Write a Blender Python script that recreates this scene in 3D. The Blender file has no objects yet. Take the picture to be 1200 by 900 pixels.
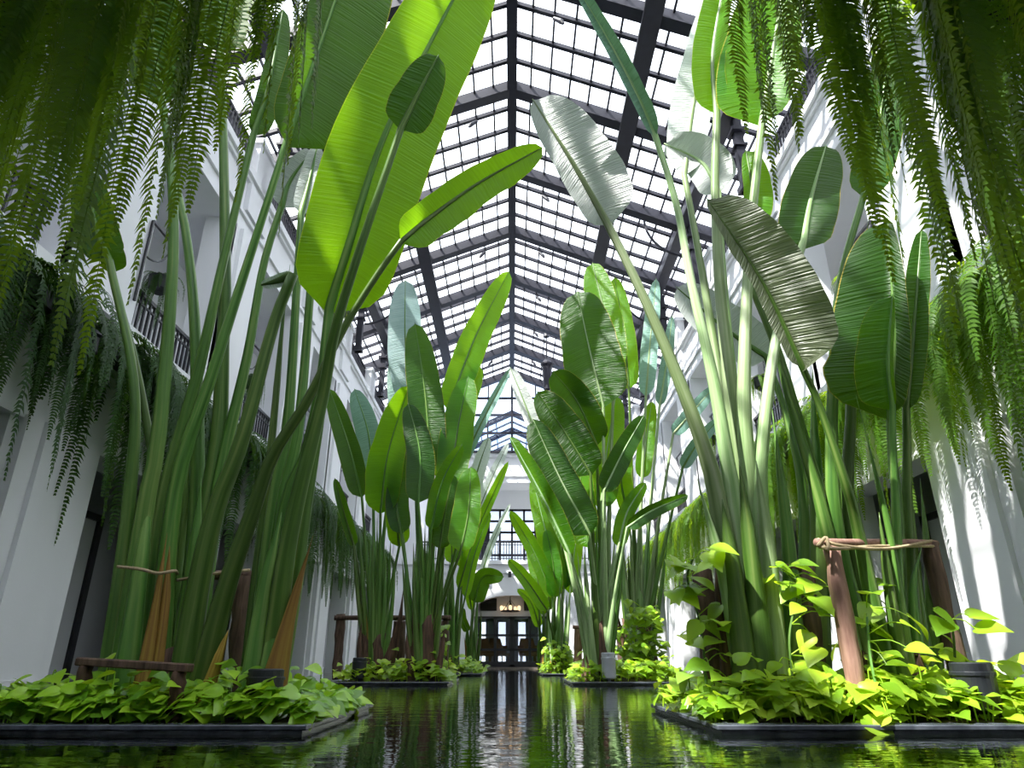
import bpy, bmesh, math, random
from mathutils import Vector, Matrix

C = bpy.context.scene.collection
R = math.radians
rnd = random.Random(7)

# ------------------------------------------------------------------ camera, sky, sun, exposure
PITCH = R(22.18); FOC = 790.0; CAMZ = 0.41; CAM = Vector((0, 0, CAMZ))
cam_data = bpy.data.cameras.new('camera'); cam = bpy.data.objects.new('camera', cam_data); C.objects.link(cam)
cam.location = CAM; cam.rotation_euler = (math.pi/2 + PITCH, 0, 0)
cam_data.sensor_width = 36.0; cam_data.lens = 36.0*FOC/1200.0; cam_data.clip_end = 400; cam_data.clip_start = 0.05
sc = bpy.context.scene; sc.camera = cam
world = bpy.data.worlds.new('sky'); sc.world = world; world.use_nodes = True
wbg = world.node_tree.nodes['Background']
wbg.inputs[0].default_value = (0.89, 0.935, 1.0, 1); wbg.inputs[1].default_value = 2.4
sun_d = bpy.data.lights.new('sun', 'SUN'); sun_d.energy = 10.0; sun_d.angle = R(0.6); sun_d.color = (1.0, 0.96, 0.88)
sun = bpy.data.objects.new('sun', sun_d); C.objects.link(sun)
SUN_DIR = Vector((-0.46, -0.34, 0.82)).normalized()        # from the place towards the sun
sun.rotation_euler = SUN_DIR.to_track_quat('Z', 'Y').to_euler()
vs = sc.view_settings
vs.view_transform = 'Standard'; vs.look = 'None'; vs.gamma = 1.0; vs.use_curve_mapping = False; vs.exposure = 0.75
sc.cycles.use_denoising = True
sc.cycles.max_bounces = 10; sc.cycles.transparent_max_bounces = 24; sc.cycles.transmission_bounces = 6; sc.cycles.diffuse_bounces = 4
sc.cycles.caustics_reflective = False; sc.cycles.caustics_refractive = False

# ------------------------------------------------------------------ materials
def new_mat(name):
    m = bpy.data.materials.new(name); m.use_nodes = True
    nt = m.node_tree; nt.nodes.clear()
    return m, nt, nt.nodes.new('ShaderNodeOutputMaterial')
def N(nt, t, **kw):
    n = nt.nodes.new(t)
    for k, v in kw.items(): setattr(n, k, v)
    return n
def rgba(c): return (c[0], c[1], c[2], 1)
def ramp(nt, fac, stops):
    r = N(nt, 'ShaderNodeValToRGB'); e = r.color_ramp.elements
    while len(e) < len(stops): e.new(0.5)
    for i, (p, c) in enumerate(stops): e[i].position = p; e[i].color = rgba(c)
    nt.links.new(fac, r.inputs[0]); return r.outputs[0]
def noise(nt, scale, detail=3, vec=None, mapping=None, coord='Object'):
    t = N(nt, 'ShaderNodeTexCoord'); src = t.outputs[coord]
    if mapping:
        mp = N(nt, 'ShaderNodeMapping'); mp.inputs['Scale'].default_value = mapping; nt.links.new(src, mp.inputs[0]); src = mp.outputs[0]
    n = N(nt, 'ShaderNodeTexNoise'); n.inputs['Scale'].default_value = scale; n.inputs['Detail'].default_value = detail
    nt.links.new(src, n.inputs['Vector']); return n.outputs['Fac']
def bump(nt, h, s, d=0.02):
    b = N(nt, 'ShaderNodeBump'); b.inputs['Strength'].default_value = s; b.inputs['Distance'].default_value = d
    nt.links.new(h, b.inputs['Height']); return b.outputs[0]

def simple(name, c1, c2=None, rough=0.6, metal=0.0, scale=6, spec=0.5, bmp=0.0, mapping=None):
    m, nt, out = new_mat(name); p = N(nt, 'ShaderNodeBsdfPrincipled')
    p.inputs['Roughness'].default_value = rough; p.inputs['Metallic'].default_value = metal; p.inputs['Specular IOR Level'].default_value = spec
    f = noise(nt, scale, 4, mapping=mapping)
    nt.links.new(ramp(nt, f, [(0.3, c1), (0.7, c2 or c1)]), p.inputs['Base Color'])
    if bmp: nt.links.new(bump(nt, f, bmp), p.inputs['Normal'])
    nt.links.new(p.outputs[0], out.inputs[0]); return m

def leaf_mat(name, c1, c2, tcol, trans=0.45, rough=0.35, freq=48.0, bmp=0.9, spec=0.5, rim=None, isl=False):
    m, nt, out = new_mat(name)
    uv = N(nt, 'ShaderNodeTexCoord'); oi = N(nt, 'ShaderNodeObjectInfo')
    mp = N(nt, 'ShaderNodeMapping'); mp.inputs['Scale'].default_value = (freq, 1.3, 1); nt.links.new(uv.outputs['UV'], mp.inputs[0])
    n = N(nt, 'ShaderNodeTexNoise'); n.inputs['Scale'].default_value = 1.0; n.inputs['Detail'].default_value = 2; nt.links.new(mp.outputs[0], n.inputs['Vector'])
    n2 = N(nt, 'ShaderNodeTexNoise'); n2.inputs['Scale'].default_value = 1.6; nt.links.new(uv.outputs['Object'], n2.inputs['Vector'])
    ad = N(nt, 'ShaderNodeMath', operation='ADD'); nt.links.new(n.outputs['Fac'], ad.inputs[0]); nt.links.new(n2.outputs['Fac'], ad.inputs[1])
    ml = N(nt, 'ShaderNodeMath', operation='MULTIPLY'); ml.inputs[1].default_value = 0.5; nt.links.new(ad.outputs[0], ml.inputs[0])
    col = ramp(nt, ml.outputs[0], [(0.35, c1), (0.65, c2)])
    hs = N(nt, 'ShaderNodeHueSaturation'); nt.links.new(col, hs.inputs['Color'])
    mr = N(nt, 'ShaderNodeMapRange'); mr.inputs['To Min'].default_value = 0.8; mr.inputs['To Max'].default_value = 1.2
    nt.links.new(oi.outputs['Random'], mr.inputs['Value']); nt.links.new(mr.outputs[0], hs.inputs['Value'])
    if isl:                                                   # every small leaf its own tone
        ge = N(nt, 'ShaderNodeNewGeometry'); nt.links.new(ge.outputs['Random Per Island'], mr.inputs['Value']); mr.inputs['To Min'].default_value = .5; mr.inputs['To Max'].default_value = 1.3
        mh = N(nt, 'ShaderNodeMapRange'); mh.inputs['To Min'].default_value = .52; mh.inputs['To Max'].default_value = .485; nt.links.new(ge.outputs['Random Per Island'], mh.inputs['Value']); nt.links.new(mh.outputs[0], hs.inputs['Hue'])
    hcol = hs.outputs[0]
    if rim:                                                   # thin dry yellow margin of the blade
        sx = N(nt, 'ShaderNodeSeparateXYZ'); nt.links.new(uv.outputs['UV'], sx.inputs[0])
        sb = N(nt, 'ShaderNodeMath', operation='SUBTRACT'); nt.links.new(sx.outputs[1], sb.inputs[0]); sb.inputs[1].default_value = 0.5
        ab = N(nt, 'ShaderNodeMath', operation='ABSOLUTE'); nt.links.new(sb.outputs[0], ab.inputs[0])
        gt = N(nt, 'ShaderNodeMath', operation='GREATER_THAN'); nt.links.new(ab.outputs[0], gt.inputs[0]); gt.inputs[1].default_value = 0.491
        mr_ = N(nt, 'ShaderNodeMixRGB'); nt.links.new(gt.outputs[0], mr_.inputs[0]); nt.links.new(hcol, mr_.inputs[1]); mr_.inputs[2].default_value = rgba(rim); hcol = mr_.outputs[0]
    b = bump(nt, n.outputs['Fac'], bmp, 0.02)
    p = N(nt, 'ShaderNodeBsdfPrincipled'); p.inputs['Roughness'].default_value = rough; p.inputs['Specular IOR Level'].default_value = spec
    nt.links.new(hcol, p.inputs['Base Color']); nt.links.new(b, p.inputs['Normal'])
    t = N(nt, 'ShaderNodeBsdfTranslucent')
    tc = ramp(nt, ml.outputs[0], [(0.35, [x*0.82 for x in tcol]), (0.65, tcol)])
    nt.links.new(tc, t.inputs['Color'])
    mx = N(nt, 'ShaderNodeMixShader'); mx.inputs[0].default_value = trans
    nt.links.new(p.outputs[0], mx.inputs[1]); nt.links.new(t.outputs[0], mx.inputs[2]); nt.links.new(mx.outputs[0], out.inputs[0])
    return m

def glass_mat(name, tint, gloss=0.06, rough=0.03):
    m, nt, out = new_mat(name)
    t = N(nt, 'ShaderNodeBsdfTransparent'); t.inputs[0].default_value = rgba(tint)
    g = N(nt, 'ShaderNodeBsdfGlossy'); g.inputs['Roughness'].default_value = rough
    mx = N(nt, 'ShaderNodeMixShader'); mx.inputs[0].default_value = gloss
    nt.links.new(t.outputs[0], mx.inputs[1]); nt.links.new(g.outputs[0], mx.inputs[2]); nt.links.new(mx.outputs[0], out.inputs[0]); return m

def water_mat():
    m, nt, out = new_mat('pool_water'); p = N(nt, 'ShaderNodeBsdfPrincipled')
    p.inputs['Base Color'].default_value = (0.004, 0.006, 0.005, 1); p.inputs['Roughness'].default_value = 0.02; p.inputs['IOR'].default_value = 1.42
    p.inputs['Specular IOR Level'].default_value = 0.55
    f = noise(nt, 1.0, 3, mapping=(2.6, 5.0, 1)); f2 = noise(nt, 1.0, 2, mapping=(9, 16, 1))
    ad = N(nt, 'ShaderNodeMath', operation='MULTIPLY_ADD'); nt.links.new(f2, ad.inputs[0]); ad.inputs[1].default_value = 0.3; nt.links.new(f, ad.inputs[2])
    nt.links.new(bump(nt, ad.outputs[0], 0.2, 0.018), p.inputs['Normal'])
    nt.links.new(p.outputs[0], out.inputs[0]); return m

def wall_mat(name, c1, c2):
    m, nt, out = new_mat(name); p = N(nt, 'ShaderNodeBsdfPrincipled'); p.inputs['Roughness'].default_value = 0.75
    f = noise(nt, 0.9, 5, mapping=(1, 1, 0.35)); nt.links.new(ramp(nt, f, [(0.3, c1), (0.75, c2)]), p.inputs['Base Color'])
    nt.links.new(bump(nt, noise(nt, 30, 3), 0.08, 0.01), p.inputs['Normal'])
    nt.links.new(p.outputs[0], out.inputs[0]); return m

M = {}
M['white'] = wall_mat('white_plaster', (0.74, 0.75, 0.78), (0.83, 0.84, 0.86))
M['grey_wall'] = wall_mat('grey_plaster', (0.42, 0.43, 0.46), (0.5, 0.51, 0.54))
M['steel'] = simple('dark_steel', (0.011, 0.011, 0.019), (0.018, 0.018, 0.03), 0.5, spec=0.3)
M['iron'] = simple('black_iron', (0.012, 0.012, 0.018), (0.02, 0.02, 0.028), 0.4)
M['glass'] = glass_mat('roof_glass', (0.95, 0.97, 1.0), 0.04)
M['blue_glass'] = glass_mat('gable_glass', (0.62, 0.74, 0.92), 0.07)
M['door_glass'] = glass_mat('door_glass', (0.8, 0.84, 0.88), 0.03)
M['water'] = water_mat()
M['granite'] = simple('dark_granite', (0.035, 0.042, 0.055), (0.085, 0.095, 0.115), 0.25, scale=14)
M['soil'] = simple('soil', (0.02, 0.014, 0.009), (0.045, 0.03, 0.02), 0.95, scale=20)
M['leaf'] = leaf_mat('palm_leaf', (0.022, 0.12, 0.004), (0.05, 0.19, 0.006), (0.36, 0.72, 0.008), 0.5, spec=0.3, rim=(0.45, 0.36, 0.04))
M['leaf_dark'] = leaf_mat('old_shaded_palm_leaf', (0.009, 0.046, 0.003), (0.018, 0.075, 0.004), (0.13, 0.31, 0.005), 0.4, 0.36, spec=0.3, rim=(0.4, 0.3, 0.04))  # older leaves, and shaded ones whose shade is put into the colour
M['leaf_teal'] = leaf_mat('waxy_palm_leaf', (0.13, 0.26, 0.22), (0.22, 0.36, 0.32), (0.15, 0.35, 0.08), 0.25, 0.4)
M['leaf_silver'] = leaf_mat('silvery_palm_leaf', (0.5, 0.55, 0.53), (0.72, 0.76, 0.74), (0.4, 0.55, 0.35), 0.2, 0.3, 90, 1.0)
M['leaf_silver2'] = leaf_mat('blue_waxy_leaf', (0.22, 0.34, 0.34), (0.38, 0.5, 0.5), (0.2, 0.4, 0.2), 0.22, 0.35, 60, 0.8)
M['leaf_ribbed'] = leaf_mat('ribbed_brownish_leaf', (0.08, 0.11, 0.05), (0.3, 0.33, 0.22), (0.25, 0.35, 0.1), 0.25, 0.35, 60, 1.0)
def stalk_mat(name, c1, c2, c3, rough=0.36):
    m, nt, out = new_mat(name); p = N(nt, 'ShaderNodeBsdfPrincipled'); p.inputs['Roughness'].default_value = rough; p.inputs['Specular IOR Level'].default_value = 0.35
    f = noise(nt, 1.0, 3, mapping=(4.6, 0.7, 1), coord='UV')
    hs = N(nt, 'ShaderNodeHueSaturation'); oi = N(nt, 'ShaderNodeObjectInfo'); nt.links.new(ramp(nt, f, [(0.27, c1), (0.5, c2), (0.75, c3)]), hs.inputs['Color'])
    for key, lo, hi in (('Value', .65, 1.3), ('Hue', .478, .502)):
        mr = N(nt, 'ShaderNodeMapRange'); mr.inputs['To Min'].default_value = lo; mr.inputs['To Max'].default_value = hi; nt.links.new(oi.outputs['Random'], mr.inputs['Value']); nt.links.new(mr.outputs[0], hs.inputs[key])
    nt.links.new(hs.outputs[0], p.inputs['Base Color'])
    nt.links.new(bump(nt, f, 0.15, 0.01), p.inputs['Normal']); nt.links.new(p.outputs[0], out.inputs[0]); return m
M['stalk'] = stalk_mat('leaf_stalk', (0.022, 0.085, 0.008), (0.075, 0.18, 0.03), (0.2, 0.3, 0.08))
M['stalk_pale'] = stalk_mat('sunlit_waxy_stalk', (0.1, 0.22, 0.05), (0.27, 0.4, 0.18), (0.46, 0.55, 0.36), 0.4)  # waxy stalk, with the paleness of sunlight put into its colours
M['dead'] = stalk_mat('dry_leaf_base', (0.09, 0.045, 0.012), (0.3, 0.19, 0.03), (0.42, 0.33, 0.05), 0.7)
M['husk'] = simple('brown_husk', (0.035, 0.018, 0.01), (0.14, 0.075, 0.045), 0.85, mapping=(10, 10, 1), scale=2.5, bmp=0.5)
M['bark'] = simple('brown_bark', (0.05, 0.028, 0.018), (0.15, 0.09, 0.06), 0.85, mapping=(9, 9, 1.2), scale=3, bmp=0.6)
M['bark_red'] = simple('reddish_bark', (0.2, 0.1, 0.075), (0.34, 0.2, 0.15), 0.8, mapping=(9, 9, 1.5), scale=3, bmp=0.4)
M['twine'] = simple('twine', (0.3, 0.22, 0.12), (0.45, 0.36, 0.22), 0.9, scale=60)
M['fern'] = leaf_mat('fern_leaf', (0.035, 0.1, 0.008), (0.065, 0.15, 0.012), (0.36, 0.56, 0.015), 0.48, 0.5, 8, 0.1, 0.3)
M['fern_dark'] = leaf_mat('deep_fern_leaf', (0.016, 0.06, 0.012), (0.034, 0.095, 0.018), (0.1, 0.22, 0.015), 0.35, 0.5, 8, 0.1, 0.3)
M['pothos'] = leaf_mat('pothos_leaf', (0.14, 0.36, 0.015), (0.3, 0.5, 0.03), (0.5, 0.75, 0.02), 0.4, 0.35, 6, 0.1, isl=True)
M['pothos_sun'] = leaf_mat('sunlit_pothos_leaf', (0.2, 0.42, 0.015), (0.42, 0.58, 0.05), (0.6, 0.8, 0.03), 0.4, 0.35, 6, 0.1, isl=True)  # pothos with the brightening by the sun put into its colours
M['pothos_left'] = leaf_mat('lime_pothos_leaf', (0.19, 0.44, 0.02), (0.36, 0.6, 0.04), (0.5, 0.75, 0.02), 0.35, 0.3, 6, 0.1, isl=True)
M['pot'] = simple('black_plastic', (0.012, 0.014, 0.018), (0.02, 0.023, 0.03), 0.4)
M['pale_metal'] = simple('pale_grey_metal', (0.4, 0.42, 0.46), (0.48, 0.5, 0.54), 0.45)
M['wicker'] = simple('brown_wicker', (0.3, 0.15, 0.05), (0.45, 0.25, 0.1), 0.7, scale=40, bmp=0.3)
M['black'] = simple('black_panel', (0.01, 0.01, 0.011), None, 0.6)
M['floor_stone'] = simple('interior_floor', (0.12, 0.1, 0.09), (0.18, 0.15, 0.13), 0.3, scale=5)
def emis(name, c, s):
    m, nt, out = new_mat(name); e = N(nt, 'ShaderNodeEmission'); e.inputs[0].default_value = rgba(c); e.inputs[1].default_value = s
    nt.links.new(e.outputs[0], out.inputs[0]); return m
M['bulb'] = emis('warm_bulb', (1.0, 0.66, 0.36), 1.1)

# ------------------------------------------------------------------ mesh helpers
def obj(name, bm, mat, parent=None, smooth=False):
    me = bpy.data.meshes.new(name); bm.to_mesh(me); bm.free()
    if smooth:
        for p in me.polygons: p.use_smooth = True
    o = bpy.data.objects.new(name, me); C.objects.link(o)
    if mat is not None: me.materials.append(M[mat] if isinstance(mat, str) else mat)
    if parent is not None: o.parent = parent
    return o
def empty(name, loc=(0, 0, 0), rz=0.0):
    o = bpy.data.objects.new(name, None); C.objects.link(o); o.location = loc; o.rotation_euler = (0, 0, rz); o.empty_display_size = 0.1; return o
def tag(o, label=None, cat=None, group=None, kind=None):
    if label: o['label'] = label
    if cat: o['category'] = cat
    if group: o['group'] = group
    if kind: o['kind'] = kind
    return o
def B(): return bmesh.new()
def box(bm, x0, x1, y0, y1, z0, z1):
    v = [bm.verts.new(p) for p in ((x0,y0,z0),(x1,y0,z0),(x1,y1,z0),(x0,y1,z0),(x0,y0,z1),(x1,y0,z1),(x1,y1,z1),(x0,y1,z1))]
    for f in ((0,3,2,1),(4,5,6,7),(0,1,5,4),(1,2,6,5),(2,3,7,6),(3,0,4,7)): bm.faces.new([v[i] for i in f])
def beam(bm, a, b, w, h, up=Vector((0, 0, 1))):
    a = Vector(a); b = Vector(b); t = (b-a).normalized(); s = t.cross(up)
    if s.length < 1e-4: s = t.cross(Vector((0, 1, 0)))
    s.normalize(); n = s.cross(t).normalized(); s = s*w/2; n = n*h/2
    v = [bm.verts.new(p) for p in (a-s-n, a+s-n, a+s+n, a-s+n, b-s-n, b+s-n, b+s+n, b-s+n)]
    for f in ((0,1,2,3),(7,6,5,4),(0,4,5,1),(1,5,6,2),(2,6,7,3),(3,7,4,0)): bm.faces.new([v[i] for i in f])
def catmull(pts, n):
    pts = [Vector(p) for p in pts]
    if len(pts) == 2: return [pts[0].lerp(pts[1], i/n) for i in range(n+1)]
    d = [0.0]
    for a, b in zip(pts, pts[1:]): d.append(d[-1] + max((b-a).length, 1e-6))
    P = [pts[0]*2-pts[1]] + pts + [pts[-1]*2-pts[-2]]; out = []
    for i in range(n+1):
        s = d[-1]*i/n; k = 0
        while k < len(d)-2 and s > d[k+1]: k += 1
        t = (s-d[k])/(d[k+1]-d[k]); p0, p1, p2, p3 = P[k], P[k+1], P[k+2], P[k+3]
        out.append(0.5*((2*p1) + (p2-p0)*t + (2*p0-5*p1+4*p2-p3)*t*t + (3*p1-p0-3*p2+p3)*t*t*t))
    return out
def tube(bm, pts, radii, sides=8, flat=1.0, cap=True):
    rings = []; n = len(pts); ref = None
    for i, p in enumerate(pts):
        t = (pts[min(i+1, n-1)]-pts[max(i-1, 0)])
        t = t.normalized() if t.length > 1e-9 else Vector((0, 0, 1))
        if ref is None:
            ref = Vector((1, 0, 0)) if abs(t.x) < 0.9 else Vector((0, 1, 0))
        s = (ref - t*ref.dot(t)).normalized(); ref = s; u = t.cross(s); r = radii[i]
        rings.append([bm.verts.new(p + s*(r*math.cos(2*math.pi*k/sides)) + u*(r*flat*math.sin(2*math.pi*k/sides))) for k in range(sides)])
    for a, b in zip(rings, rings[1:]):
        for k in range(sides): bm.faces.new((a[k], a[(k+1) % sides], b[(k+1) % sides], b[k]))
    if cap:
        bm.faces.new(rings[0][::-1]); bm.faces.new(rings[-1])
def lathe(bm, prof, sides=24, c=(0, 0, 0)):
    rings = []
    for r, z in prof: rings.append([bm.verts.new((c[0]+r*math.cos(2*math.pi*k/sides), c[1]+r*math.sin(2*math.pi*k/sides), c[2]+z)) for k in range(sides)])
    for a, b in zip(rings, rings[1:]):
        for k in range(sides): bm.faces.new((a[k], a[(k+1) % sides], b[(k+1) % sides], b[k]))
    bm.faces.new(rings[0][::-1]); bm.faces.new(rings[-1])
CP, SP = math.cos(PITCH), math.sin(PITCH)
def ray(u, v): return Vector(((u-600)/FOC, CP-(450-v)/FOC*SP, SP+(450-v)/FOC*CP))
def at(u, v, Y):
    d = ray(u, v); return CAM + d*(Y/d.y)
def fwd(p): return (p.y)*CP + (p.z-CAMZ)*SP
# ------------------------------------------------------------------ setting
D = 32.0; W = 5.4; HR = 13.6 + CAMZ; SL = 0.408; P0 = 8.5; PER = 4.03; OPEN = 2.4
def roof_z(x): return HR - SL*abs(x)
water = B(); v = [water.verts.new(p) for p in ((-7.2,-3,0),(7.2,-3,0),(7.2,D+0.1,0),(-7.2,D+0.1,0))]; water.faces.new(v)
tag(obj('pool_water', water, 'water'), kind='structure')
BAYS = [P0 + PER*k for k in range(-2, 6)]          # start of every balcony opening
def side_wall(s, name):
    root = tag(empty(name), kind='structure')
    def part(n, fn, mat='white'):
        bm = B(); fn(bm); o = obj(n, bm, mat, root)
        if s > 0:
            pass
        return o
    def bx(bm, x0, x1, y0, y1, z0, z1):
        a, b = sorted((s*x0, s*x1)); box(bm, a, b, y0, y1, z0, z1)
    y0, y1 = -3.0, D+0.3
    def band(bm):
        bx(bm, W, W+.45, y0, y1, 2.86, 4.6); bx(bm, W-.05, W, y0, y1, 2.86, 2.98)
        bx(bm, W, W+.45, y0, y1, 8.3, 9.62); bx(bm, W-.06, W, y0, y1, 8.62, 8.7)
        bx(bm, W-.14, W+.2, y0, y1, 9.5, 9.66); bx(bm, W-.07, W, y0, y1, 9.42, 9.5)
    part('band', band)
    def slabs(bm):
        bx(bm, W+.45, 7.4, y0, y1, 4.32, 4.58); bx(bm, W+.45, 7.4, y0, y1, 8.3, 9.6)
    part('balcony_slab', slabs)
    def back(bm): bx(bm, 7.2, 7.5, y0, y1, 0, 11.0)
    part('rear_wall', back)
    def plinth(bm): bx(bm, W+.5, 7.4, y0, y1, -0.3, .12)
    part('walkway', plinth, 'granite')
    for k in range(-3, 6):
        a = P0 + PER*k + OPEN; b = a + PER-OPEN
        if b > D: b = D+.1
        def pier(bm):
            bx(bm, W+.02, W+.5, a, b, 0, 2.9); bx(bm, W-.02, W+.5, a, b, 4.6, 8.3)
            bx(bm, W-.1, W+.1, a+.12, b-.12, 0, 2.9); bx(bm, W-.16, W, a+.38, b-.38, 0, 2.9)
            bx(bm, W-.18, W-.1, a+.3, b-.3, -.1, .2)
            bx(bm, W-.1, W, a+.3, b-.3, 4.6, 8.3); bx(bm, W-.1, W, a+.3, b-.3, 8.75, 9.42)
            bx(bm, W-.02, W+.5, a-.08, a+.14, 4.6, 8.3)
        part('pier', pier)
        def block(bm):
            m = (a+b)/2; bx(bm, W-.1, W+.45, m-.42, m+.42, 9.64, 10.55); bx(bm, W-.15, W+.5, m-.47, m+.47, 10.5, 10.62)
        part('parapet_block', block)
        def sill(bm):
            o = P0+PER*k; bx(bm, W-.22, W, o-.35, o+OPEN+.35, 4.42, 4.62); bx(bm, W-.14, W, o-.25, o+OPEN+.25, 4.28, 4.42)
            bx(bm, W+.1, W+.4, o-.05, o+OPEN, 4.6, 4.68)
        part('sill', sill)
    for k in range(-2, 6):
        o = P0+PER*k
        def door(bm): bx(bm, 6.5, 6.6, o+.2, o+OPEN-.2, .1, 2.5)
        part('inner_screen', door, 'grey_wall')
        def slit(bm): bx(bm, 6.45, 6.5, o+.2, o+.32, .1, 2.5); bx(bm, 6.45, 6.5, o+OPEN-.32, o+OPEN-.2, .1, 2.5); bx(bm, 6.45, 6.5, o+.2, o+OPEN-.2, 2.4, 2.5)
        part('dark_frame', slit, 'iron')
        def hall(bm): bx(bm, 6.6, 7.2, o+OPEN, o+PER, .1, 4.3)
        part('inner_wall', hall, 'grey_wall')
    return root
side_wall(-1, 'wall_left'); side_wall(1, 'wall_right')

# far wall
root = tag(empty('wall_far'), kind='structure')
bm = B()
AX, SZ, AZ = 1.72, 2.45, 3.08                       # arch half width, springing, crown
for s in (-1, 1):
    a, b = sorted((s*AX, s*W)); box(bm, a, b, D, D+.5, 0, SZ)
prev = None
n = 20
for i in range(n+1):                                  # segmental arch head
    x = -AX + 2*AX*i/n; z = SZ + (AZ-SZ)*math.sqrt(max(0, 1-(x/AX)**2))
    if prev: 
        x0, z0 = prev
        q = [bm.verts.new(p) for p in ((x0,D,z0),(x,D,z),(x,D,4.1),(x0,D,4.1),(x0,D+.5,z0),(x,D+.5,z),(x,D+.5,4.1),(x0,D+.5,4.1))]
        for f in ((0,1,2,3),(4,7,6,5),(0,4,5,1)): bm.faces.new([q[j] for j in f])
    prev = (x, z)
for s in (-1, 1):
    a, b = sorted((s*AX, s*W)); box(bm, a, b, D, D+.5, SZ, 4.1)
box(bm, -W, W, D-.02, D+.5, 4.1, 4.45); box(bm, -W, W, D-.14, D+2.2, 4.45, 4.62); box(bm, -W, W, D-.05, D+.02, 4.05, 4.15)
obj('arcade_wall', bm, 'white', root)
bm = B(); box(bm, -W, W, D, D+.5, 8.3, 9.65); box(bm, -W, W, D-.12, D+.2, 9.55, 9.75); box(bm, -W, W, D-.06, D, 8.6, 8.68); box(bm, -W, W, D+.5, D+2.2, 8.3, 8.5)
obj('parapet_band', bm, 'white', root)
bm = B()
for s in (-1, 1):
    for x0, x1 in ((1.75, 2.15), (4.5, W)):
        a, b = sorted((s*x0, s*x1)); box(bm, a, b, D, D+.5, 4.6, 8.3)
    a, b = sorted((s*1.6, s*W)); box(bm, a, b, D+1.6, D+1.9, 4.6, 8.3)
box(bm, -1.6, 1.6, D+1.6, D+1.9, 7.35, 8.3)
obj('loggia_wall', bm, 'white', root)
# loggia window
root = tag(empty('window_1'), kind='structure')
bm = B(); yb = D+1.62
for x in (-1.6, -1.15, -.6, 0, .6, 1.15, 1.6): box(bm, x-.05, x+.05, yb, yb+.12, 4.62, 7.35)
for z in (4.68, 5.1, 5.75, 6.2, 6.75, 7.3): box(bm, -1.6, 1.6, yb, yb+.1, z-.05, z+.05)
box(bm, -1.6, -1.2, yb-.02, yb+.14, 4.62, 7.35); box(bm, 1.2, 1.6, yb-.02, yb+.14, 4.62, 7.35)
obj('window_frame', bm, 'steel', root)
bm = B(); box(bm, -1.6, 1.6, yb+.05, yb+.06, 4.62, 7.35); obj('window_pane', bm, 'door_glass', root)
# gable window over the far wall
root = tag(empty('window_2'), kind='structure')
bm = B()
for x in (-4.8, -3.6, -2.4, -1.2, 0, 1.2, 2.4, 3.6, 4.8):
    w = .07 if abs(x) % 2.4 else .11; box(bm, x-w/2, x+w/2, D-.25, D-.1, 9.75, roof_z(x))
for z in (9.8, 10.75, 11.7, 12.6):
    hw = min(5.2, (HR-z)/SL); box(bm, -hw, hw, D-.24, D-.12, z-.05, z+.05)
obj('window_frame', bm, 'steel', root)
bm = B(); q = [bm.verts.new(p) for p in ((-5.2,D-.17,9.75),(5.2,D-.17,9.75),(5.2,D-.17,roof_z(5.2)),(0,D-.17,HR),(-5.2,D-.17,roof_z(5.2)))]; bm.faces.new(q)
obj('window_pane', bm, 'blue_glass', root)
# near building behind the camera with the slab that carries the front ferns
root = tag(empty('wall_back'), kind='structure')
bm = B(); box(bm, -7.4, 7.4, -3.4, -3.0, -.3, 10.5); obj('rear_wall', bm, 'white', root)
bm = B(); box(bm, -7.2, 7.2, .95, 1.38, 3.05, 3.4); obj('overhead_slab', bm, 'white', root)

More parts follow.
